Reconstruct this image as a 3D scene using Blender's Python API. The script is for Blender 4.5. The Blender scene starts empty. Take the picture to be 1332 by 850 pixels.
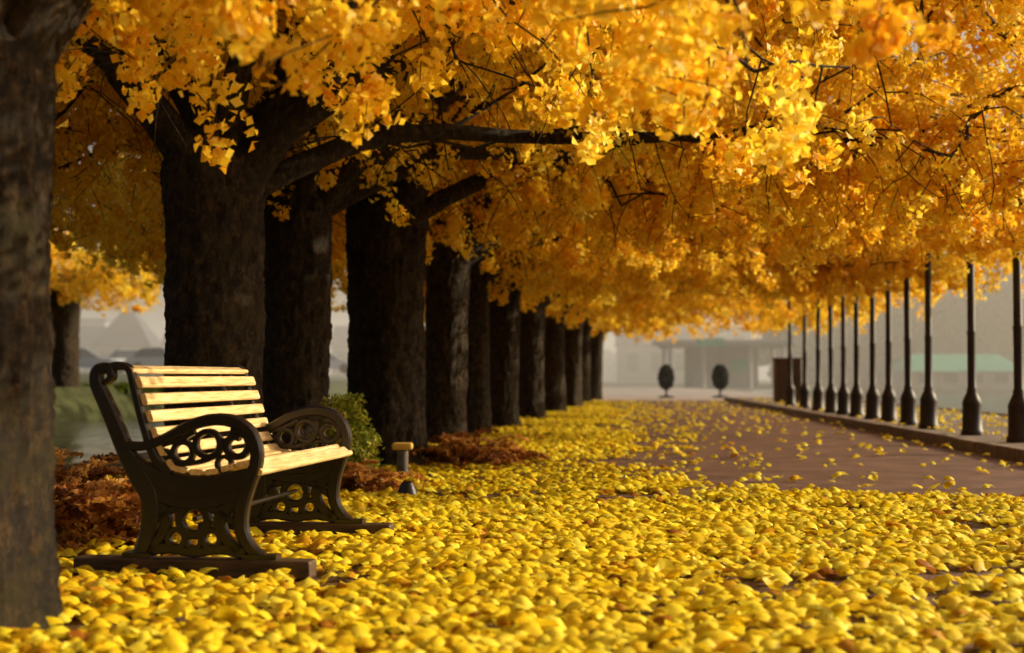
import bpy, math, random
import numpy as np
from mathutils import Vector, Matrix, noise
random.seed(7); R = np.random.default_rng(11)
scn = bpy.context.scene
scn.view_settings.view_transform = 'Standard'
scn.view_settings.look = 'None'
scn.view_settings.exposure = 0
SL = 0.067   # the avenue drifts this much in X per metre of Y

# ------------------------------------------------------------ helpers
def link(o, parent=None):
    scn.collection.objects.link(o)
    if parent: o.parent = parent
    return o
def empty(name, loc=(0,0,0), rz=0):
    e = bpy.data.objects.new(name, None); e.location = loc; e.rotation_euler = (0,0,rz)
    e.empty_display_size = .2
    return link(e)
def mesh_quads(name, V, F, mat=None, attr=None, smooth=False):
    V = np.asarray(V, dtype=np.float32).reshape(-1,3); F = np.asarray(F, dtype=np.int32)
    k = F.shape[1]
    me = bpy.data.meshes.new(name)
    me.vertices.add(len(V)); me.vertices.foreach_set('co', V.ravel())
    me.loops.add(F.size); me.loops.foreach_set('vertex_index', F.ravel())
    me.polygons.add(len(F)); me.polygons.foreach_set('loop_start', np.arange(0, F.size, k, dtype=np.int32))
    me.polygons.foreach_set('use_smooth', np.full(len(F), smooth, dtype=bool))
    me.update(calc_edges=True)
    if attr is not None:
        a = me.attributes.new('tint', 'FLOAT', 'FACE'); a.data.foreach_set('value', np.asarray(attr, dtype=np.float32))
    if mat: me.materials.append(mat)
    return me
def obj(name, me, parent=None, loc=(0,0,0), rz=0, sc=(1,1,1)):
    o = bpy.data.objects.new(name, me); o.location = loc; o.rotation_euler = (0,0,rz); o.scale = sc
    return link(o, parent)

class MB:  # small mesh builder
    def __init__(s): s.v=[]; s.f=[]
    def box(s, c, d, rz=0):
        n=len(s.v); cx,cy,cz=c; dx,dy,dz=d[0]/2,d[1]/2,d[2]/2
        ca,sa=math.cos(rz),math.sin(rz)
        for z in (-dz,dz):
            for x,y in ((-dx,-dy),(dx,-dy),(dx,dy),(-dx,dy)):
                s.v.append((cx+x*ca-y*sa, cy+x*sa+y*ca, cz+z))
        for q in ((3,2,1,0),(4,5,6,7),(0,1,5,4),(1,2,6,5),(2,3,7,6),(3,0,4,7)):
            s.f.append(tuple(n+i for i in q))
    def lathe(s, prof, seg=20, c=(0,0,0), cap=True, sq=1):
        n=len(s.v)
        for r,z in prof:
            for i in range(seg):
                a=2*math.pi*i/seg; s.v.append((c[0]+r*math.cos(a), c[1]+r*math.sin(a)*sq, c[2]+z))
        for j in range(len(prof)-1):
            for i in range(seg):
                a=n+j*seg+i; b=n+j*seg+(i+1)%seg
                s.f.append((a,b,b+seg,a+seg))
        if cap:
            s.f.append(tuple(n+i for i in range(seg))[::-1])
            s.f.append(tuple(n+(len(prof)-1)*seg+i for i in range(seg)))
    def loft(s, rings, closed_ends=True):
        n=len(s.v); k=len(rings[0])
        for r in rings: s.v.extend(r)
        for j in range(len(rings)-1):
            for i in range(k):
                a=n+j*k+i; b=n+j*k+(i+1)%k
                s.f.append((a,b,b+k,a+k))
        if closed_ends:
            s.f.append(tuple(n+i for i in range(k))[::-1]); s.f.append(tuple(n+(len(rings)-1)*k+i for i in range(k)))
    def make(s, name, mat, parent=None, loc=(0,0,0), rz=0, smooth=False, bevel=0):
        me=bpy.data.meshes.new(name); me.from_pydata(s.v,[],s.f); me.update()
        me.materials.append(mat)
        if smooth:
            for p in me.polygons: p.use_smooth=True
            me.set_sharp_from_angle(angle=math.radians(42))
        o=obj(name,me,parent,loc,rz)
        if bevel:
            b=o.modifiers.new('bevel','BEVEL'); b.width=bevel; b.segments=2; b.limit_method='ANGLE'
        return o

# ------------------------------------------------------------ materials
def newmat(name):
    m=bpy.data.materials.new(name); m.use_nodes=True; nt=m.node_tree
    return m, nt, nt.nodes['Principled BSDF'], nt.nodes['Material Output']
def ramp(nt, stops):
    r=nt.nodes.new('ShaderNodeValToRGB'); e=r.color_ramp.elements
    while len(e)<len(stops): e.new(.5)
    for x,(p,c) in zip(e,stops): x.position=p; x.color=(*c,1)
    return r
def noisy(name, stops, scale=5, rough=.8, bump=0, bdist=.01, detail=8, metal=0, spec=.3, stretch=(1,1,1), bscale=None, coord='Object'):
    m,nt,bs,out=newmat(name); L=nt.links
    tc=nt.nodes.new('ShaderNodeTexCoord'); mp=nt.nodes.new('ShaderNodeMapping'); mp.inputs['Scale'].default_value=stretch
    L.new(tc.outputs[coord],mp.inputs[0])
    n=nt.nodes.new('ShaderNodeTexNoise'); n.inputs['Scale'].default_value=scale; n.inputs['Detail'].default_value=detail; n.inputs['Roughness'].default_value=.6
    L.new(mp.outputs[0],n.inputs[0]); r=ramp(nt,stops); L.new(n.outputs[0],r.inputs[0]); L.new(r.outputs[0],bs.inputs['Base Color'])
    bs.inputs['Roughness'].default_value=rough; bs.inputs['Metallic'].default_value=metal; bs.inputs['Specular IOR Level'].default_value=spec
    if bump:
        n2=nt.nodes.new('ShaderNodeTexNoise'); n2.inputs['Scale'].default_value=bscale or scale*3; n2.inputs['Detail'].default_value=8
        L.new(mp.outputs[0],n2.inputs[0])
        b=nt.nodes.new('ShaderNodeBump'); b.inputs['Strength'].default_value=bump; b.inputs['Distance'].default_value=bdist
        L.new(n2.outputs[0],b.inputs['Height']); L.new(b.outputs[0],bs.inputs['Normal'])
    return m
def leafmat(name, stops, trans=.5, rough=.5, spec=.3):
    m,nt,bs,out=newmat(name); L=nt.links
    a=nt.nodes.new('ShaderNodeAttribute'); a.attribute_name='tint'
    r=ramp(nt,stops); L.new(a.outputs['Fac'],r.inputs[0]); L.new(r.outputs[0],bs.inputs['Base Color'])
    bs.inputs['Roughness'].default_value=rough; bs.inputs['Specular IOR Level'].default_value=spec
    t=nt.nodes.new('ShaderNodeBsdfTranslucent'); L.new(r.outputs[0],t.inputs[0])
    mx=nt.nodes.new('ShaderNodeMixShader'); mx.inputs[0].default_value=trans
    L.new(bs.outputs[0],mx.inputs[1]); L.new(t.outputs[0],mx.inputs[2]); L.new(mx.outputs[0],out.inputs[0])
    return m
M_leaf = leafmat('golden_foliage', [(0,(.88,.47,.018)),(.4,(.96,.67,.035)),(.75,(.98,.77,.07)),(1,(.98,.85,.18))], .5)
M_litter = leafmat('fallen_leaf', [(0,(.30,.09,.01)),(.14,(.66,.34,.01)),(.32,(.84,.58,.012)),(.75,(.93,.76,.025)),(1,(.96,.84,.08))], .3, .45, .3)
M_rust = leafmat('rust_leaf', [(0,(.16,.05,.014)),(.5,(.52,.22,.045)),(1,(.82,.48,.11))], .4)
M_green = leafmat('green_leaf', [(0,(.06,.09,.01)),(.6,(.24,.28,.025)),(1,(.60,.55,.06))], .4)
M_topi = leafmat('clipped_leaf', [(0,(.012,.014,.012)),(1,(.035,.035,.03))], .1)
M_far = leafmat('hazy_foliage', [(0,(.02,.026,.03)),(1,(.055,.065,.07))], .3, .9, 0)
def bark():
    m,nt,bs,out=newmat('bark'); L=nt.links
    tc=nt.nodes.new('ShaderNodeTexCoord'); mp=nt.nodes.new('ShaderNodeMapping'); mp.inputs['Scale'].default_value=(1,1,.55)
    L.new(tc.outputs['Object'],mp.inputs[0])
    v=nt.nodes.new('ShaderNodeTexVoronoi'); v.inputs['Scale'].default_value=34; v.feature='DISTANCE_TO_EDGE'
    n=nt.nodes.new('ShaderNodeTexNoise'); n.inputs['Scale'].default_value=22; n.inputs['Detail'].default_value=12; n.inputs['Roughness'].default_value=.8
    add=nt.nodes.new('ShaderNodeMixRGB'); add.inputs[0].default_value=.12
    L.new(mp.outputs[0],n.inputs[0]); L.new(mp.outputs[0],add.inputs[1]); L.new(n.outputs['Color'],add.inputs[2]); L.new(add.outputs[0],v.inputs['Vector'])
    r=ramp(nt,[(.36,(.008,.005,.003)),(.5,(.042,.024,.010)),(.62,(.18,.105,.038))]); L.new(n.outputs[0],r.inputs[0])
    n3=nt.nodes.new('ShaderNodeTexNoise'); n3.inputs['Scale'].default_value=4.5; n3.inputs['Detail'].default_value=10; n3.inputs['Roughness'].default_value=.7; L.new(tc.outputs['Object'],n3.inputs[0])
    r3=ramp(nt,[(.48,(0,0,0)),(.62,(.6,.6,.6))]); L.new(n3.outputs[0],r3.inputs[0])
    mo=nt.nodes.new('ShaderNodeMixRGB'); L.new(r3.outputs[0],mo.inputs[0]); L.new(r.outputs[0],mo.inputs[1]); mo.inputs[2].default_value=(.085,.065,.010,1)
    L.new(mo.outputs[0],bs.inputs['Base Color'])
    mm=nt.nodes.new('ShaderNodeMath'); mm.operation='MULTIPLY_ADD'; mm.inputs[1].default_value=1.4
    L.new(v.outputs['Distance'],mm.inputs[0]); L.new(n.outputs[0],mm.inputs[2])
    b=nt.nodes.new('ShaderNodeBump'); b.inputs['Strength'].default_value=1; b.inputs['Distance'].default_value=.06
    L.new(mm.outputs[0],b.inputs['Height']); L.new(b.outputs[0],bs.inputs['Normal'])
    bs.inputs['Roughness'].default_value=.75; bs.inputs['Specular IOR Level'].default_value=.3
    return m
M_bark=bark()
M_iron=noisy('cast_iron',[(.3,(.005,.004,.003)),(.7,(.018,.011,.007))],9,.33,.25,.003,spec=.5)
M_wood=noisy('varnished_wood',[(.32,(.50,.31,.12)),(.5,(.74,.53,.25)),(.68,(.88,.70,.40))],6,.24,.18,.002,spec=.7,stretch=(16,1,16))
M_beam=noisy('dark_beam',[(.3,(.03,.018,.01)),(.7,(.12,.07,.035))],6,.5,.4,.006,stretch=(1,8,8))
M_soil=noisy('ground_soil',[(.3,(.035,.018,.007)),(.5,(.11,.055,.012)),(.66,(.30,.17,.02))],5,.95,.6,.03,bscale=25)
M_path=noisy('path_asphalt',[(.3,(.075,.036,.024)),(.5,(.12,.062,.040)),(.7,(.19,.105,.07))],2.5,.68,.8,.008,bscale=140,detail=12,spec=.35)
M_pave=noisy('pavement_stone',[(.3,(.10,.075,.06)),(.7,(.20,.16,.12))],5,.8,.4,.01,bscale=60)
M_kerb=noisy('kerb_stone',[(.3,(.12,.09,.07)),(.7,(.27,.21,.16))],14,.75,.5,.006)
M_plaza=noisy('plaza_paving',[(.3,(.30,.24,.19)),(.7,(.42,.35,.29))],.6,.8)
M_grass=noisy('bank_grass',[(.3,(.022,.03,.008)),(.7,(.07,.075,.018))],3,.95,.6,.05)
M_pole=noisy('lamp_iron',[(.3,(.014,.010,.009)),(.7,(.04,.028,.022))],14,.5,.2,.003)
M_glass=noisy('lamp_glass',[(.3,(.5,.47,.4)),(.7,(.6,.56,.5))],3,.2)
M_bldg=noisy('hazy_stone',[(.3,(.34,.32,.29)),(.7,(.44,.41,.37))],.2,.9)
M_roof=noisy('hazy_roof',[(.3,(.06,.06,.075)),(.7,(.10,.10,.12))],.3,.9)
M_win=noisy('hazy_window',[(.3,(.06,.07,.08)),(.7,(.11,.12,.13))],.5,.4)
M_kwall=noisy('kiosk_render',[(.3,(.30,.27,.23)),(.7,(.40,.37,.32))],.8,.8)
M_teal=noisy('teal_panel',[(.3,(.03,.26,.15)),(.7,(.08,.36,.22))],1,.5)
M_rustbox=noisy('brown_cladding',[(.3,(.085,.04,.025)),(.7,(.16,.08,.05))],4,.7,.2,.01)
M_cap=noisy('yellow_cap',[(.3,(.55,.33,.05)),(.7,(.75,.5,.10))],12,.5,.2,.004)
M_grey=noisy('weathered_post',[(.3,(.06,.05,.045)),(.7,(.16,.14,.12))],14,.7,.3,.004)
def water():
    m,nt,bs,out=newmat('river_water'); L=nt.links
    bs.inputs['Base Color'].default_value=(.035,.04,.03,1); bs.inputs['Roughness'].default_value=.08
    tc=nt.nodes.new('ShaderNodeTexCoord'); mp=nt.nodes.new('ShaderNodeMapping'); mp.inputs['Scale'].default_value=(1,.5,1)
    n=nt.nodes.new('ShaderNodeTexNoise'); n.inputs['Scale'].default_value=2.2; n.inputs['Detail'].default_value=4
    b=nt.nodes.new('ShaderNodeBump'); b.inputs['Strength'].default_value=.7; b.inputs['Distance'].default_value=.08
    L.new(tc.outputs['Object'],mp.inputs[0]); L.new(mp.outputs[0],n.inputs[0]); L.new(n.outputs[0],b.inputs['Height']); L.new(b.outputs[0],bs.inputs['Normal'])
    return m
M_water=water()

# ------------------------------------------------------------ terrain
def sx(s,y): return s+SL*min(y,80)
def sm(a,b,x): t=min(1,max(0,(x-a)/(b-a))); return t*t*(3-2*t)
def gh(s,y):
    z=0.
    z-=2.2*sm(-5.0,-6.3,s)*1.0 if s<-5 else 0
    if s<-12.6: z+= (2.2+.5)*sm(-12.6,-15.2,s)+.5*sm(-18,-30,s)
    if s>7.1: z-=2.2*sm(7.1,8.2,s)*(1-sm(120,135,y))*(1-sm(500,600,s))
    return z
ss=[-3000,-1200,-500,-200,-100,-60,-45,-36,-30,-27,-24,-21,-18,-16.5,-15.2,-14.5,-13.9,-13.3,-12.6,-10,-8,-6.3,-6,-5.6,-5.3,-5,-4,-3,-2,-1,0,1,2,3,4,5,6,7,7.1,7.4,7.8,8.2,10,20,60,150,300,500,550,600,1200,3000]
ys=[-60,-30]+list(range(-15,80,5))+[80,100,120,125,130,135,160,250,500,1000,3000]
V=[(sx(s,y),y,gh(s,y)) for y in ys for s in ss]; n=len(ss)
F=[(j*n+i,j*n+i+1,(j+1)*n+i+1,(j+1)*n+i) for j in range(len(ys)-1) for i in range(n-1)]
me=mesh_quads('ground',V,F,M_soil,smooth=True); me.materials.append(M_grass)
for p in me.polygons:
    c=p.center
    s=c.x-SL*min(c.y,80)
    if s<-12.6 or c.y>110: p.material_index=1
obj('ground',me)
def strip(name,s0,s1,y0,y1,z,mat,step=4):
    yy=list(np.arange(y0,y1,step))+[y1]; k=max(1,int((s1-s0)/1))
    V=[];F=[]
    for y in yy:
        for i in range(k+1): V.append((sx(s0+(s1-s0)*i/k,y),y,z))
    for j in range(len(yy)-1):
        for i in range(k): a=j*(k+1)+i; F.append((a,a+1,a+k+2,a+k+1))
    return obj(name,mesh_quads(name,V,F,mat))
strip('path',-.45,3.9,-20,48,.004,M_path)
strip('plaza',-4.5,7.0,48,112,.005,M_plaza)
w=obj('river_water',mesh_quads('river_water',[(-30,-60,-.35),(2,-60,-.35),(2,400,-.35),(-30,400,-.35)],[(0,1,2,3)],M_water))
w=obj('lake_water',mesh_quads('lake_water',[(3,-60,-.38),(590,-60,-.38),(590,134,-.38),(5,134,-.38)],[(0,1,2,3)],M_water))
b=MB(); y=-10.
while y<47:
    b.box((sx(3.98,y+.45)+0,y+.45,.055+random.uniform(-.006,.006)),(.15,.885,.15),-math.atan(SL)+random.uniform(-.006,.006)); y+=.9
b.make('kerb',M_kerb,bevel=.014)
strip('pavement',4.05,7.05,-20,47,.118,M_pave)
b=MB(); 
yy=-20
while yy<47:
    b.box((sx(7.15,yy+1),yy+1,-.1),(.2,1.99,.5),-math.atan(SL)); yy+=2
b.make('quay_wall',M_kerb,bevel=.02)

# ------------------------------------------------------------ foliage arrays
def unit(a): return a/np.maximum(np.linalg.norm(a,axis=-1,keepdims=True),1e-9)
def leaf_quads(C,N,S,fold=.25,asp=.42):
    k=len(C); r=R.normal(size=(k,3)); t=unit(r-(r*N).sum(1,keepdims=True)*N); b=np.cross(N,t)
    S=S[:,None]; f=(R.uniform(-fold,fold*1.6,(k,1)))*S
    V=np.stack([C-t*S*.5, C+b*S*asp+N*f, C+t*S*.5, C-b*S*asp+N*f],1)
    F=np.arange(k*4).reshape(k,4)
    return V.reshape(-1,3),F
def clumps(P,per,rad,size,flat=1.0,tint=None,spread=.25):
    k=len(P); d=unit(R.normal(size=(k,per,3))); rr=rad[:,None,None]*(R.uniform(.25,1,(k,per,1))**.6)
    off=d*rr; off[...,2]*=flat
    C=(P[:,None]+off).reshape(-1,3); N=unit(d+R.normal(size=d.shape)*.55).reshape(-1,3)
    S=(size*R.uniform(.7,1.25,(k,per))).ravel()
    V,F=leaf_quads(C,N,S)
    tt=tint if tint is not None else R.uniform(.2,.8,k)
    T=np.clip(tt[:,None]+R.normal(size=(k,per))*spread*.6,0,1).ravel()
    return V,F,T
class Tubes:
    def __init__(s): s.V=[];s.F=[];s.n=0
    def add(s,P,rad,seg=6):
        P=np.asarray(P,float); m=len(P); T=unit(np.gradient(P,axis=0))
        ref=np.array([0,0,1.]) if abs(T[0,2])<.8 else np.array([1.,0,0])
        A=unit(np.cross(T,ref)); B=np.cross(T,A)
        a=np.linspace(0,2*np.pi,seg,endpoint=False)
        ring=P[:,None]+np.asarray(rad)[:,None,None]*(A[:,None]*np.cos(a)[None,:,None]+B[:,None]*np.sin(a)[None,:,None])
        s.V.append(ring.reshape(-1,3))
        i=np.arange(seg); j=(i+1)%seg
        for q in range(m-1):
            o=s.n+q*seg; s.F.append(np.stack([o+i,o+j,o+j+seg,o+i+seg],1))
        s.n+=m*seg
    def mesh(s,name,mat): return mesh_quads(name,np.concatenate(s.V),np.concatenate(s.F),mat,smooth=True)

def make_variant(idx, seed, zlow, zhigh, clpt=4.5, per=24, lsz=.056, far=False):
    rng=np.random.default_rng(seed); r2=np.random.default_rng(seed+500); tb=Tubes(); pts=[]
    def zmin(p):
        r=math.hypot(p[0],p[1])
        h=.36*noise.noise(Vector((p[0]*.9+seed,p[1]*.9,1.)))+.28*noise.noise(Vector((p[0]*2.6,p[1]*2.6+seed,4.)))
        return zlow+h+(zhigh-zlow)*(1-sm(1.8,3.8,r))
    def grow(p,d,L,r0,r1,n,wob,bend,seg,clip=None):
        P=[np.array(p,float)]; d=unit(np.array(d,float))
        for i in range(n):
            d=unit(d+rng.normal(size=3)*wob+np.array([0,0,bend]))
            q=P[-1]+d*L/n
            if clip is not None and q[2]<clip and d[2]<0: d=unit(np.array([d[0],d[1],abs(d[2])*.2])); q=P[-1]+d*L/n
            P.append(q)
        rad=np.linspace(r0**.6,r1**.6,n+1)**(1/.6); tb.add(P,rad,seg); return np.array(P)
    limbs=[(-5,60,8.3,.15),(26,52,7.4,.12),(-30,54,7.4,.12),(66,58,4.8,.11),(-72,58,4.8,.11),(120,62,4.0,.10),(174,62,4.4,.15),(-125,60,4.0,.10),(14,42,6.2,.09)]
    for az,el,L,r in limbs:
        az=math.radians(az+rng.uniform(-8,8)); el=math.radians(el+rng.uniform(-4,4)); L*=rng.uniform(.94,1.08)
        d=(math.cos(az)*math.cos(el),math.sin(az)*math.cos(el),math.sin(el))
        start=(math.cos(az)*.06,math.sin(az)*.06,2.1+rng.uniform(-.15,.1))
        P=grow(start,d,L,r,.014,13,.11,-.115,9,2.6)
        for q in range(5,14):      # short leafy spurs that clothe the limb itself
            for t in range(int(r2.poisson(9 if not far else 4))):
                o=r2.normal(size=3)*.17; o[2]=-abs(o[2])*.9+.05
                pts.append(P[q]+(P[q-1]-P[q])*r2.random()+o)
        for q in range(3,14):
            x=P[q][0]
            for rep in range(1 if q<5 else (3 if x>3.2 else 2)):
                base=P[q]; T=unit(P[q]-P[q-1])
                d2=unit(T*.5+rng.normal(size=3)*np.array([.9,.9,.5])); L2=rng.uniform(1.0,2.0)
                Q=grow(base,d2,L2,.018,.005,6,.16,-.07,5,2.35)
                for k in range(1,7):
                    if rng.random()<.93:
                        d3=unit(rng.normal(size=3)*np.array([1,1,.6])+np.array([0,0,-.25])); L3=rng.uniform(.45,1.0)
                        if far and rng.random()<.5: 
                            W=np.array([Q[k]+d3*L3*f for f in np.linspace(0,1,6)])
                        else: W=grow(Q[k],d3,L3,.006,.0025,5,.22,-.25,4,1.9)
                        nn=int(rng.poisson(clpt))
                        for t in rng.uniform(.15,1.05,nn):
                            f=min(t,1)*5; a=int(min(f,4)); pp=W[a]+(W[a+1]-W[a])*(f-a)
                            pts.append(pp+rng.normal(size=3)*.05)
    P=np.array(pts); zm=np.array([zmin(p) for p in P]); P=P[(P[:,2]>zm+rng.normal(size=len(P))*.06)]
    keep=np.array([noise.noise(Vector(p*1.1+seed))>-.45 for p in P]); P=P[keep]
    til=np.array([noise.noise(Vector(p*1.4+5)) for p in P])*.55+.45
    V,F,T=clumps(P,per,R.uniform(.06,.125,len(P))*(1.35 if far else 1),lsz,tint=np.clip(til+R.normal(size=len(P))*.1,0,1),spread=.3)
    return tb.mesh('limbs_%d'%idx,M_bark), mesh_quads('crown_%d'%idx,V,F,M_leaf,T)
VAR=[make_variant(0,21,2.0,2.75,6,22),make_variant(1,35,1.9,2.55,6,22),make_variant(2,58,1.85,1.95,6,22),
     make_variant(3,77,1.95,2.0,2.8,13,.095,True),make_variant(4,91,1.95,2.0,2.8,13,.095,True)]

def trunk_mesh(d,seed,H=2.55,lean=(0,0)):
    seg=72; nz=130; V=[]; r0=d/2
    for j in range(nz+1):
        z=H*j/nz-.08
        rr=r0*(1+.22*math.exp(-max(z,0)/.16)+.12*max(0,(z-1.6))**1.4)
        if z>H-.45: rr*=math.sqrt(max(0.02,1-((z-(H-.45))/.40)**2)) if z<H-.05 else .1
        for i in range(seg):
            a=2*math.pi*i/seg
            v=Vector((math.cos(a)*2.0,math.sin(a)*2.0,z*1.1+seed*7))
            w=1+.09*noise.noise(v)+.05*noise.noise(v*3.1)+.07*noise.noise(Vector((v.x*6,v.y*6,v.z*5)))+.05*noise.noise(Vector((v.x*13,v.y*13,v.z*10)))+.018*random.uniform(-1,1)
            w+=.05*math.exp(-max(z,0)/.3)*math.sin(a*5+seed)
            V.append((math.cos(a)*rr*w+lean[0]*z,math.sin(a)*rr*w+lean[1]*z,z))
    F=[(j*seg+i,j*seg+(i+1)%seg,(j+1)*seg+(i+1)%seg,(j+1)*seg+i) for j in range(nz) for i in range(seg)]
    return mesh_quads('trunk',V,F,M_bark,smooth=True)
trees=[ # x,y,diam,variant,rot,scale,ground z
 (-1.735,4.6,.46,2,178,.85,0),
 (-1.98,9.5,.64,0,0,1.0,0),
 (-1.82,11.9,.55,1,8,1.0,0),
 (-1.13,12.9,.68,2,-6,1.05,0),
 (-.80,16.8,.50,2,14,1.0,0),
 (-.52,19.5,.44,1,-10,1.0,0),
 (-.17,22.5,.52,3,6,1.04,0),
 (.35,27,.52,4,-12,1.04,0),
 (.93,32,.52,3,4,1.05,0),
 (1.55,37,.50,4,-4,1.05,0),
 (2.1,43,.55,3,10,1.08,0),
 (2.9,50,.52,4,-8,1.1,0),
 (-13.2,42,.80,4,200,1.25,.45)]
for i,(x,y,d,v,rot,sc,gz) in enumerate(trees):
    e=empty('autumn_tree',(x,y,gz)); rz=math.radians(rot)
    ln=[(0,0),(-.01,0),(.012,0),(-.008,0),(.02,0),(-.012,0),(.015,0)][i%7]
    obj('trunk',trunk_mesh(d,i,2.55*sc,ln),e)
    obj('limbs',VAR[v][0],e,rz=rz,sc=(sc,sc,sc)); obj('crown',VAR[v][1],e,rz=rz,sc=(sc,sc,sc))

# ------------------------------------------------------------ fallen leaves
BO=np.array([-1.295,5.83]); BV=np.array([.14,.99]); BU=np.array([.99,-.14]); L_B=1.42
def litter():
    g=3; u=np.linspace(-1,1,g+1); X,Y=np.meshgrid(u,u); X=X.ravel();Y=Y.ravel()
    dx=X*np.sqrt(1-Y*Y/2); dy=Y*np.sqrt(1-X*X/2)
    Fq=np.array([(j*(g+1)+i,j*(g+1)+i+1,(j+1)*(g+1)+i+1,(j+1)*(g+1)+i) for j in range(g) for i in range(g)])
    def nzf(x,y): return np.array([noise.noise(Vector((a*.45,b*1.0,3.)))+.6*noise.noise(Vector((a*1.8,b*3,9.))) for a,b in zip(x,y)])
    N=80000
    yy=R.uniform(3.3,46,N); xx=R.uniform(-4.2,6.8,N)+SL*yy
    s=xx-SL*yy; rnd=R.random(N); nz=nzf(xx,yy)
    pr=np.where(s>-.4,.024,.14)
    lim=.34-.012*yy+nz*.8
    pr=np.where(s<lim+1.3,np.maximum(pr,.09),pr)
    pr=np.where(s<lim,np.maximum(pr,np.where(nz>-.25,.92,.3)),pr)
    pr=np.where((s>3.75)&(yy<30),.07,pr); pr=np.where((s>3.8)&(s<4.12),0,pr)
    pr=np.where((yy<5.2)&(s<-2.1),pr*.4,pr)
    keep=rnd<pr
    M=26000
    y2=R.uniform(3.3,11.8,M); x2=R.uniform(-3.4,4.2,M)+SL*y2; n2=nzf(x2,y2); s2=x2-SL*y2
    edge=9.8+n2*1.3-.10*np.maximum(0,s2)
    p2=np.clip((n2+.40)*4.5,.14,1.); k2=(y2<edge)&(R.random(M)<p2)
    x=np.concatenate([xx[keep],x2[k2]]); y=np.concatenate([yy[keep],y2[k2]])
    d=np.stack([x,y],1)-BO; bu=d@BU; bv=d@BV
    on=(abs(bu)<.54)&((abs(bv)<.085)|(abs(bv-L_B)<.085)); x=x[~on]; y=y[~on]
    k=len(x)
    size=R.uniform(.024,.047,k)*np.where(y>14,1.12,1); asp=R.uniform(.6,1,k)
    th=np.arctan2(dy,dx); rr=np.hypot(dx,dy)
    w=1+.12*np.sin(2*th[None]+R.uniform(0,6.3,(k,1)))+.15*np.sin(5*th[None]+R.uniform(0,6.3,(k,1)))
    lx=dx[None]*w*size[:,None]; ly=dy[None]*w*(size*asp)[:,None]
    h=(R.uniform(.22,.68,k)*np.where(R.random(k)<.12,-1,1)*size)[:,None]
    lz=h*(1-rr[None]**2)+size[:,None]*.16*np.sin(3*th[None]+R.uniform(0,6.3,(k,1)))*rr[None]
    az=R.uniform(0,6.283,k); tilt=R.normal(size=k)*.22; tz=R.normal(size=k)*.22
    ca,sa=np.cos(az)[:,None],np.sin(az)[:,None]
    px=lx*ca-ly*sa; py=lx*sa+ly*ca; pz=lz+px*tilt[:,None]+py*tz[:,None]
    base=np.where((x-SL*y)>4.05,.126,.010)+R.uniform(0,.018,k)
    pz=pz-np.minimum(0,pz.min(1,keepdims=True))*.8
    V=np.stack([px+x[:,None],py+y[:,None],pz+base[:,None]],2).reshape(-1,3)
    F=(np.arange(k)[:,None,None]*(g+1)**2+Fq[None]).reshape(-1,4)
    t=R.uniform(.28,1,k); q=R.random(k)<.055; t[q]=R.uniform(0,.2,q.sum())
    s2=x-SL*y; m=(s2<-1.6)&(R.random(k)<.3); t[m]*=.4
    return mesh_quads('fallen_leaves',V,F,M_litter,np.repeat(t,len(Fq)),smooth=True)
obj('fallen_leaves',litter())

# ------------------------------------------------------------ shrubs
def mound(name,c,r,n,mat,size,per=10,lo=.0,hi=1.):
    d=unit(R.normal(size=(n,3))); d[:,2]=abs(d[:,2]); q=R.uniform(.55,1,(n,1))
    P=d*q*np.array(r); P*= (1+.22*np.array([noise.noise(Vector(p*4.)+Vector(c)) for p in P]))[:,None]
    P[:,2]=np.maximum(P[:,2],.02)
    V,F,T=clumps(P,per,np.full(n,.05),size,tint=R.uniform(lo,hi,n))
    V[:,2]=np.maximum(V[:,2],.005)
    return obj(name,mesh_quads(name,V,F,mat,T),loc=c)
def fern(name,c,rad,hgt,nf,seed):
    rg=np.random.default_rng(seed); C=[];N=[];S=[];T=[]; tb=Tubes()
    for i in range(nf):
        az=rg.uniform(0,6.28); L=rg.uniform(.5,1)*math.hypot(rad,hgt)*1.1; p=np.array([rg.uniform(-.5,.5)*rad,rg.uniform(-.5,.5)*rad,0.]); el=rg.uniform(.35,1.35)
        pts=[p.copy()]; ti=rg.uniform(0,1); m=14
        for k in range(m):
            d=np.array([math.cos(az)*math.cos(el),math.sin(az)*math.cos(el),math.sin(el)]); el-=rg.uniform(.06,.17)
            p=p+d*L/m; p[2]=max(p[2],.02); pts.append(p.copy())
            side=np.array([-math.sin(az),math.cos(az),0])
            wl=.11*(1-k/m)+.02
            for sg in (-1,1):
                for q in (.3,.7,1.0):
                    C.append(p+side*sg*wl*q+rg.normal(size=3)*.008); N.append(unit(np.cross(d,side)+rg.normal(size=3)*.45)); S.append(.05*rg.uniform(.7,1.2)); T.append(np.clip(ti+rg.normal()*.15,0,1))
        tb.add(pts,np.linspace(.006,.002,m+1),4)
    e=empty(name,c); V,F=leaf_quads(np.array(C),np.array(N),np.array(S)); V[:,2]=np.maximum(V[:,2],.004)
    obj('fronds',mesh_quads('fronds',V,F,M_rust,T),e); obj('stems',tb.mesh('stems',M_rust),e)
fern('dry_fern',(-2.20,7.0,0),.40,.42,80,1)
fern('dry_fern',(-2.75,8.8,0),.5,.35,60,2)
fern('dry_fern',(-2.0,8.3,0),.35,.2,40,6)
fern('dry_fern',(-.52,13.0,0),.42,.38,80,3)
fern('dry_fern',(-.12,13.4,0),.35,.20,45,4)
fern('dry_fern',(-1.05,9.9,0),.34,.17,60,5)
mound('evergreen_shrub',(-1.22,10.4,0),(.25,.30,.76),560,M_green,.035,12,.3,1)
mound('evergreen_shrub',(-1.75,12.9,0),(.4,.3,.4),250,M_green,.035,12,0,.7)
mound('bank_hedge',(-13.0,45,.3),(5.5,1.6,.3),900,M_green,.12,12,0,.3)

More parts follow.
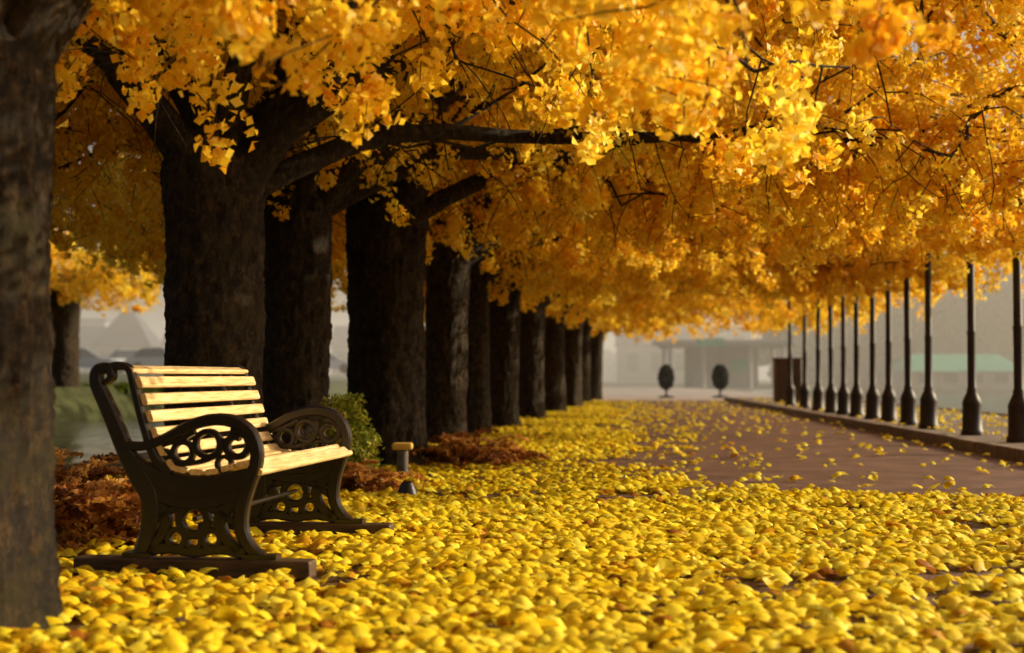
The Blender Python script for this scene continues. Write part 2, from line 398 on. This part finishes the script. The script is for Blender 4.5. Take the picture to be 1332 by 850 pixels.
# ------------------------------------------------------------ bench
def catmull(P,n=7):
    P=[np.array(p,float) for p in P]; P=[2*P[0]-P[1]]+P+[2*P[-1]-P[-2]]; out=[]
    for i in range(1,len(P)-2):
        a,b_,c,d=P[i-1:i+3]
        for t in np.linspace(0,1,n,endpoint=False):
            out.append(.5*((2*b_)+(-a+c)*t+(2*a-5*b_+4*c-d)*t*t+(-a+3*b_-3*c+d)*t**3))
    out.append(P[-2]); return np.array(out)
bench=empty('park_bench',(BO[0],BO[1],0.018),-math.atan2(.14,.99))   # local x = facing, y = length
def ribbon(mb,pts,v0,th=.045,n=7):
    C=catmull(pts,n); P=C[:,:2]; W=C[:,2]
    T=np.gradient(P,axis=0); T/=np.maximum(np.linalg.norm(T,axis=1,keepdims=True),1e-9); Nn=np.stack([-T[:,1],T[:,0]],1)
    rings=[]
    for p,nn,w in zip(P,Nn,W):
        h=w/2; t=th/2; c=min(h,t)*.35; ring=[]
        for a,bb in ((-h+c,-t),(h-c,-t),(h,-t+c),(h,t-c),(h-c,t),(-h+c,t),(-h,t-c),(-h,-t+c)):
            ring.append((p[0]+nn[0]*a, v0+bb, p[1]+nn[1]*a))
        rings.append(ring)
    mb.loft(rings)
def ring(mb,c,r,w,v0,th=.035,a0=0,a1=360,shrink=1.):
    k=11; pts=[]
    for i in range(k):
        a=math.radians(a0+(a1-a0)*i/(k-1)); rr=r*(shrink**(i/(k-1)))
        pts.append((c[0]+rr*math.cos(a),c[1]+rr*math.sin(a),w))
    ribbon(mb,pts,v0,th,3)
def side_frame(v0,name):
    m=MB()
    ribbon(m,[(-.385,.775,.02),(-.36,.80,.03),(-.375,.835,.04),(-.42,.825,.05),(-.425,.775,.055),(-.385,.69,.062),(-.335,.58,.066),(-.29,.48,.07),(-.235,.39,.085),(-.19,.31,.08),(-.19,.2,.07),(-.215,.1,.065),(-.25,.06,.05)],v0,.05)
    ribbon(m,[(-.39,.83,.035),(-.33,.845,.035),(-.285,.83,.03),(-.265,.77,.03),(-.225,.62,.032),(-.17,.47,.036),(-.1,.40,.045)],v0,.045)
    ribbon(m,[(-.27,.46,.06),(-.2,.40,.085),(-.08,.355,.095),(.06,.35,.09),(.17,.375,.075),(.235,.405,.055)],v0,.048)
    ribbon(m,[(-.2,.33,.06),(-.08,.30,.07),(.06,.295,.07),(.2,.33,.06)],v0,.044)
    ribbon(m,[(-.31,.52,.035),(-.22,.515,.038),(-.13,.545,.042),(-.02,.60,.046),(.08,.625,.05),(.17,.615,.052),(.235,.57,.052),(.262,.50,.05),(.255,.43,.052),(.225,.36,.062),(.20,.27,.062),(.20,.18,.055),(.235,.11,.05),(.29,.065,.045),(.33,.06,.03)],v0,.052)
    ring(m,(.175,.52),.062,.028,v0,.04,110,-300,.55)
    ring(m,(.055,.525),.052,.024,v0,.036)
    ring(m,(-.05,.49),.042,.022,v0,.036)
    ring(m,(-.13,.47),.028,.018,v0,.034)
    ring(m,(.125,.445),.03,.018,v0,.034)
    ribbon(m,[(-.2,.44,.02),(-.09,.44,.022),(.03,.455,.022),(.10,.49,.022),(.12,.55,.02)],v0,.034)
    ribbon(m,[(-.16,.515,.02),(-.07,.54,.02),(.0,.575,.02)],v0,.034)
    ribbon(m,[(-.17,.30,.06),(-.12,.22,.055),(-.14,.15,.045),(-.19,.09,.045)],v0,.038)
    ribbon(m,[(.17,.30,.06),(.11,.22,.055),(.13,.15,.045),(.19,.09,.045)],v0,.038)
    ring(m,(-.0,.215),.06,.038,v0,.038)
    ring(m,(-.075,.14),.036,.026,v0,.036)
    ring(m,(.075,.14),.036,.026,v0,.036)
    ring(m,(.0,.13),.03,.022,v0,.036)
    ribbon(m,[(-.18,.2,.03),(-.1,.255,.035),(0,.275,.035),(.1,.255,.035),(.18,.2,.03)],v0,.038)
    ribbon(m,[(-.22,.085,.05),(-.11,.10,.045),(0,.085,.04),(.11,.10,.045),(.22,.085,.05)],v0,.038)
    m.box((-.235,v0,.072),(.12,.075,.02)); m.box((.285,v0,.072),(.14,.075,.02))
    m.make(name,M_iron,bench,smooth=True)
side_frame(0,'iron_frame_1'); side_frame(L_B,'iron_frame_2')
def slat(u,z,ang,w,name,t=.024):
    m=MB(); ca,sa=math.cos(ang),math.sin(ang); pr=[]
    h=w/2;q=t/2;c=.006
    for a,bb in ((-h+c,-q),(h-c,-q),(h,-q+c),(h,q-c),(h-c,q),(-h+c,q),(-h,q-c),(-h,-q+c)): pr.append((u+a*ca-bb*sa, z+a*sa+bb*ca))
    m.loft([[(p[0],y,p[1]) for p in pr] for y in (-.02,L_B*.33,L_B*.66,L_B+.02)])
    m.make(name,M_wood,bench)
bk=catmull([(-.318,.835,0),(-.262,.80,0),(-.225,.70,0),(-.19,.60,0),(-.155,.50,0),(-.10,.425,0)],12)
def along(C,k):
    P=C[:,:2]; d=np.r_[0,np.cumsum(np.linalg.norm(np.diff(P,axis=0),axis=1))]; out=[]
    for q in np.linspace(d[-1]*.05,d[-1]*.97,k):
        i=max(0,min(len(P)-2,np.searchsorted(d,q)-1)); f=(q-d[i])/(d[i+1]-d[i]); p=P[i]+(P[i+1]-P[i])*f; t=P[i+1]-P[i]
        out.append((p[0],p[1],math.atan2(t[1],t[0])))
    return out
for i,(u,z,a) in enumerate(along(bk,7)): slat(u+.012,z+.004,a,.048,'back_slat_%d'%(i+1))
st=catmull([(-.075,.412,0),(0,.40,0),(.08,.402,0),(.17,.425,0),(.235,.435,0),(.275,.405,0)],12)
for i,(u,z,a) in enumerate(along(st,6)): slat(u,z+.012,a,.055,'seat_slat_%d'%(i+1))
for k,v0 in enumerate((0,L_B)):
    m=MB(); m.box((0.0,v0,.024),(1.0,.11,.076)); m.make('base_beam_%d'%(k+1),M_beam,bench,bevel=.01)
m=MB(); m.lathe([(.011,0),(.011,L_B)],10); o=m.make('tie_rod',M_iron,bench,loc=(0,0,.22)); o.rotation_euler=(-math.pi/2,0,0)

# ------------------------------------------------------------ lamps
def lamp_mesh():
    m=MB(); m.lathe([(.135,0),(.135,.05),(.118,.07),(.112,.36),(.118,.38),(.09,.45),(.058,.52),(.064,.54),(.05,.57),(.048,1.2),(.055,1.22),(.045,1.25),(.040,3.2),(.06,3.22),(.035,3.28),(.09,3.36)],18)
    m.lathe([(.16,3.72),(.17,3.74),(.06,3.86),(.02,3.9),(.02,3.98)],6)
    for i in range(6):
        a=i*math.pi/3; m.loft([[(math.cos(a)*r+dx,math.sin(a)*r+dy,z) for dx,dy in ((-.007,-.007),(.007,-.007),(.007,.007),(-.007,.007))] for r,z in ((.085,3.35),(.155,3.73))])
    return m
lm=lamp_mesh(); lme=None
for y in (15.1,17.0,19.0,20.4,22,23.2,24.6,25.9,27.2,29,31.2,34):
    e=empty('street_lamp',(sx(4.32,y)+random.uniform(-.05,.05),y,.118)); e.rotation_euler=(random.uniform(-.008,.008),random.uniform(-.008,.008),random.uniform(0,1))
    if lme is None: o=lm.make('post',M_pole,e,smooth=True); lme=o.data
    else: obj('post',lme,e)
    g=MB(); g.lathe([(.075,3.36),(.14,3.72)],6); g.make('lantern_glass',M_glass,e)

# ------------------------------------------------------------ small things
def bollard(x,y):
    e=empty('bollard',(x,y,0)); m=MB(); m.lathe([(.045,-.02),(.045,.24)],14); m.make('stem',M_grey,e,smooth=True)
    m=MB(); m.box((0,0,.27),(.16,.14,.055)); m.make('cap',M_cap,e,bevel=.018)
bollard(-.86,11.2)
e=empty('ground_spotlight',(-.69,9.4,0)); m=MB(); m.lathe([(.07,0),(.065,.06),(.04,.12),(.015,.13)],14); m.make('housing',M_iron,e,smooth=True)
m=MB(); m.box((-.04,0,.02),(.14,.05,.03)); m.make('bracket',M_iron,e,bevel=.006)
e=empty('utility_cabinet',(7.35,38,.0)); m=MB(); m.box((0,0,.66),(.66,.5,1.2)); m.box((0,0,.03),(.72,.56,.06)); m.box((0,0,1.285),(.72,.56,.045)); m.make('body',M_rustbox,e,bevel=.015)
m=MB(); m.box((-.155,-.256,.66),(.28,.01,1.05)); m.box((.155,-.256,.66),(.28,.01,1.05)); m.make('doors',M_beam,e)
for px_ in (5.85,7.9):
    e=empty('topiary_shrub',(px_,54,0)); m=MB(); m.lathe([(.30,0),(.30,.05),(.12,.09),(.04,.12),(.035,.35)],14); m.make('stand',M_pole,e,smooth=True)
    n=700; d=unit(R.normal(size=(n,3))); P=d*np.array([.30,.30,.48])*R.uniform(.8,1,(n,1))+np.array([0,0,.78])
    V,F,T=clumps(P,8,np.full(n,.05),.06); obj('crown',mesh_quads('crown',V,F,M_topi,T),e)
e=empty('pavilion',(14.8,100,0)); m=MB(); m.box((0,0,3.15),(9.4,5,.35)); m.box((0,0,2.9),(8.6,4.4,.15)); m.make('roof',M_kwall,e,bevel=.04)
m=MB()
for x in (-3.9,-1.6,1.6,3.9):
    for y in (-1.9,1.9): m.lathe([(.2,0),(.2,.2),(.15,.25),(.15,2.65),(.22,2.83)],14,(x,y,0))
m.make('columns',M_bldg,e,smooth=True)
m=MB(); m.box((0,.6,1.4),(5.2,.2,2.8)); m.box((0,-.7,.5),(4.4,.5,1.0)); m.make('back_wall',M_kwall,e)
m=MB(); m.box((-1.2,-2.53,3.15),(1.9,.04,.55)); m.box((1.4,.47,1.6),(1.6,.04,.9)); m.make('sign_board',M_teal,e)
e=empty('boathouse',(36,116,.2)); m=MB(); m.box((0,0,.3),(9,5,1.4)); m.make('walls',M_kwall,e)
m=MB(); m.loft([[(-5,-3,1.0),(5,-3,1.0),(5,3,1.0),(-5,3,1.0)],[(-3.6,-.2,2.4),(3.6,-.2,2.4),(3.6,.2,2.4),(-3.6,.2,2.4)]]); m.make('roof',M_teal,e)
m=MB()
for x in (-3,-1,1,3): m.box((x,-2.52,.45),(1.1,.04,.8))
m.make('windows',M_win,e)
def block(name,x,y,w,d,h,base=.9,roof='flat',fl=3):
    e=empty(name,(x,y,base)); m=MB(); m.box((0,0,h/2-1),(w,d,h+2)); m.make('walls',M_bldg,e)
    m=MB()
    nx=max(2,int(w/3)); nf=max(1,int(h/fl))
    for i in range(nx):
        for j in range(nf): m.box((-w/2+(i+.5)*w/nx,-d/2-.03,(j+.55)*h/nf),(w/nx*.45,.1,h/nf*.5))
    m.make('windows',M_win,e)
    m=MB()
    if roof=='pyr': m.loft([[(-w*.55,-d*.55,h),(w*.55,-d*.55,h),(w*.55,d*.55,h),(-w*.55,d*.55,h)],[(-.2,-.2,h+w*.75),(.2,-.2,h+w*.75),(.2,.2,h+w*.75),(-.2,.2,h+w*.75)]])
    elif roof=='gable': m.loft([[(-w*.53,-d*.53,h),(w*.53,-d*.53,h),(w*.53,d*.53,h),(-w*.53,d*.53,h)],[(-w*.5,-.1,h+3),(w*.5,-.1,h+3),(w*.5,.1,h+3),(-w*.5,.1,h+3)]])
    else: m.box((0,0,h+.25),(w*1.03,d*1.03,.5))
    m.make('roof',M_roof,e)
block('tower_house',-48.5,180,7,7,3.6,.9,'pyr'); block('terrace_house',-41,185,8,6,3.0,.9,'gable')
block('terrace_house',-57,186,9,7,3.4,.9,'gable'); block('office_block',-64,215,7,7,8,.9); block('terrace_house',-66,180,8,6,4,.9,'gable')
block('apartment_building',-31,210,9,7,5.5,.9); block('terrace_house',-20,200,10,7,4,.9,'gable'); block('office_block',-8,230,10,8,7,.9)
block('terrace_house',18,180,9,7,4.5,.1,'gable'); block('apartment_building',28,200,10,8,7,.1); block('office_block',42,190,8,8,5,.1)
M_cp=[noisy('car_paint_%s'%n_,[(.3,c),(.7,c)],2,.3) for n_,c in (('silver',(.5,.5,.5)),('white',(.7,.7,.68)),('dark',(.12,.13,.15)),('blue',(.2,.26,.33)))]
def car(x,y,z,rz,paint):
    e=empty('parked_car',(x,y,z),rz); W=.86
    low=[(-2.1,.3),(-2.15,.6),(-2.0,.85),(-1.3,.9),(.75,.9),(1.7,.78),(2.1,.6),(2.15,.3)]
    m=MB(); m.loft([[(a*(.97 if abs(v)>W-.05 else 1),v,b_) for a,b_ in low] for v in (-W,-W+.08,W-.08,W)]); m.make('body',M_cp[paint],e,smooth=True)
    top=[(-1.65,.88),(-1.25,1.36),(.1,1.42),(.95,.88)]
    m=MB(); m.loft([[(a,v*(1 if b_<1 else .84),b_) for a,b_ in top] for v in (-.78,.78)]); m.make('windows',M_win,e)
    m=MB(); m.loft([[(a,v,b_) for a,b_ in ((-1.2,1.38),(-1.15,1.43),(.05,1.46),(.12,1.42))] for v in (-.64,.64)]); m.make('roof',M_cp[paint],e)
    for k,(a,v) in enumerate(((-1.3,-.8),(1.3,-.8),(-1.3,.8),(1.3,.8))):
        m=MB(); m.lathe([(.2,-.1),(.32,-.1),(.33,0),(.32,.1),(.2,.1)],18); o=m.make('wheel_%d'%(k+1),M_iron,e,loc=(a,v,.33)); o.rotation_euler=(math.pi/2,0,0)
car(-25.2,84,1.0,.1,3); car(-22.6,86,1.0,.5,1); car(-20.0,82,1.0,-.15,0); car(-24,96,1.0,.05,2); car(-29.5,90,1.0,.1,0); car(-12.4,95,1.0,0,1)
def far_trees():
    Ps=[];T=[]
    def blob(x,y,rx,h,n):
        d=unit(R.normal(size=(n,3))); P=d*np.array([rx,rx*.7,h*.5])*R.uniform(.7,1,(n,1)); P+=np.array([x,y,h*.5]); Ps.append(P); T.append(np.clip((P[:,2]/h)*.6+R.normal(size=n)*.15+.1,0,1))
    for x in np.arange(-140,40,7.): blob(x,285+R.uniform(-10,10),R.uniform(4.5,7),R.uniform(4,8),60)
    for x in np.arange(28,84,2.6):
        blob(x,140+R.uniform(-4,7),R.uniform(3,4.5),R.uniform(7,9.5)+max(0,(x-28)*.26),260)
    P=np.concatenate(Ps); T=np.concatenate(T)
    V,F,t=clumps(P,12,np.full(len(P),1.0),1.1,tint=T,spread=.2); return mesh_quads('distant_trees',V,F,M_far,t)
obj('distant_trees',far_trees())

# ------------------------------------------------------------ morning mist lying over the water and the far banks
b=MB(); b.box((0,246,6),(700,392,18))
me=bpy.data.meshes.new('mist'); me.from_pydata(b.v,[],b.f); me.update()
mm=bpy.data.materials.new('mist'); mm.use_nodes=True; nt=mm.node_tree; nt.nodes.clear()
o_=nt.nodes.new('ShaderNodeOutputMaterial'); vs=nt.nodes.new('ShaderNodeVolumeScatter'); vs.inputs['Color'].default_value=(.96,.88,.74,1)
vs.inputs['Density'].default_value=.0066; vs.inputs['Anisotropy'].default_value=.3; nt.links.new(vs.outputs[0],o_.inputs['Volume'])
me.materials.append(mm); obj('mist',me)

# ------------------------------------------------------------ light, sky, camera
az=math.radians(74); el=math.radians(20)
sd=Vector((math.sin(az)*math.cos(el),math.cos(az)*math.cos(el),math.sin(el)))
sun=bpy.data.lights.new('sun','SUN'); sun.energy=5; sun.angle=math.radians(.6); sun.color=(1,.84,.56)
so=bpy.data.objects.new('sun',sun); so.rotation_euler=sd.to_track_quat('Z','Y').to_euler(); so.location=(20,20,20); link(so)
wd=bpy.data.worlds.new('World'); scn.world=wd; wd.use_nodes=True; nt=wd.node_tree
bg=nt.nodes['Background']; sky=nt.nodes.new('ShaderNodeTexSky'); sky.sky_type='NISHITA'; sky.sun_disc=False
sky.sun_elevation=el; sky.sun_rotation=az; sky.dust_density=9; sky.air_density=.8; sky.ozone_density=.2
nt.links.new(sky.outputs[0],bg.inputs[0]); bg.inputs[1].default_value=.15
cam=bpy.data.cameras.new('camera'); cam.lens=50; cam.sensor_width=36; cam.clip_end=6000; cam.clip_start=.05
cam.dof.use_dof=True; cam.dof.focus_distance=7.5; cam.dof.aperture_fstop=1.9
co=bpy.data.objects.new('camera',cam); co.location=(0,0,.82); co.rotation_euler=(math.radians(90+2.0),0,0); link(co); scn.camera=co
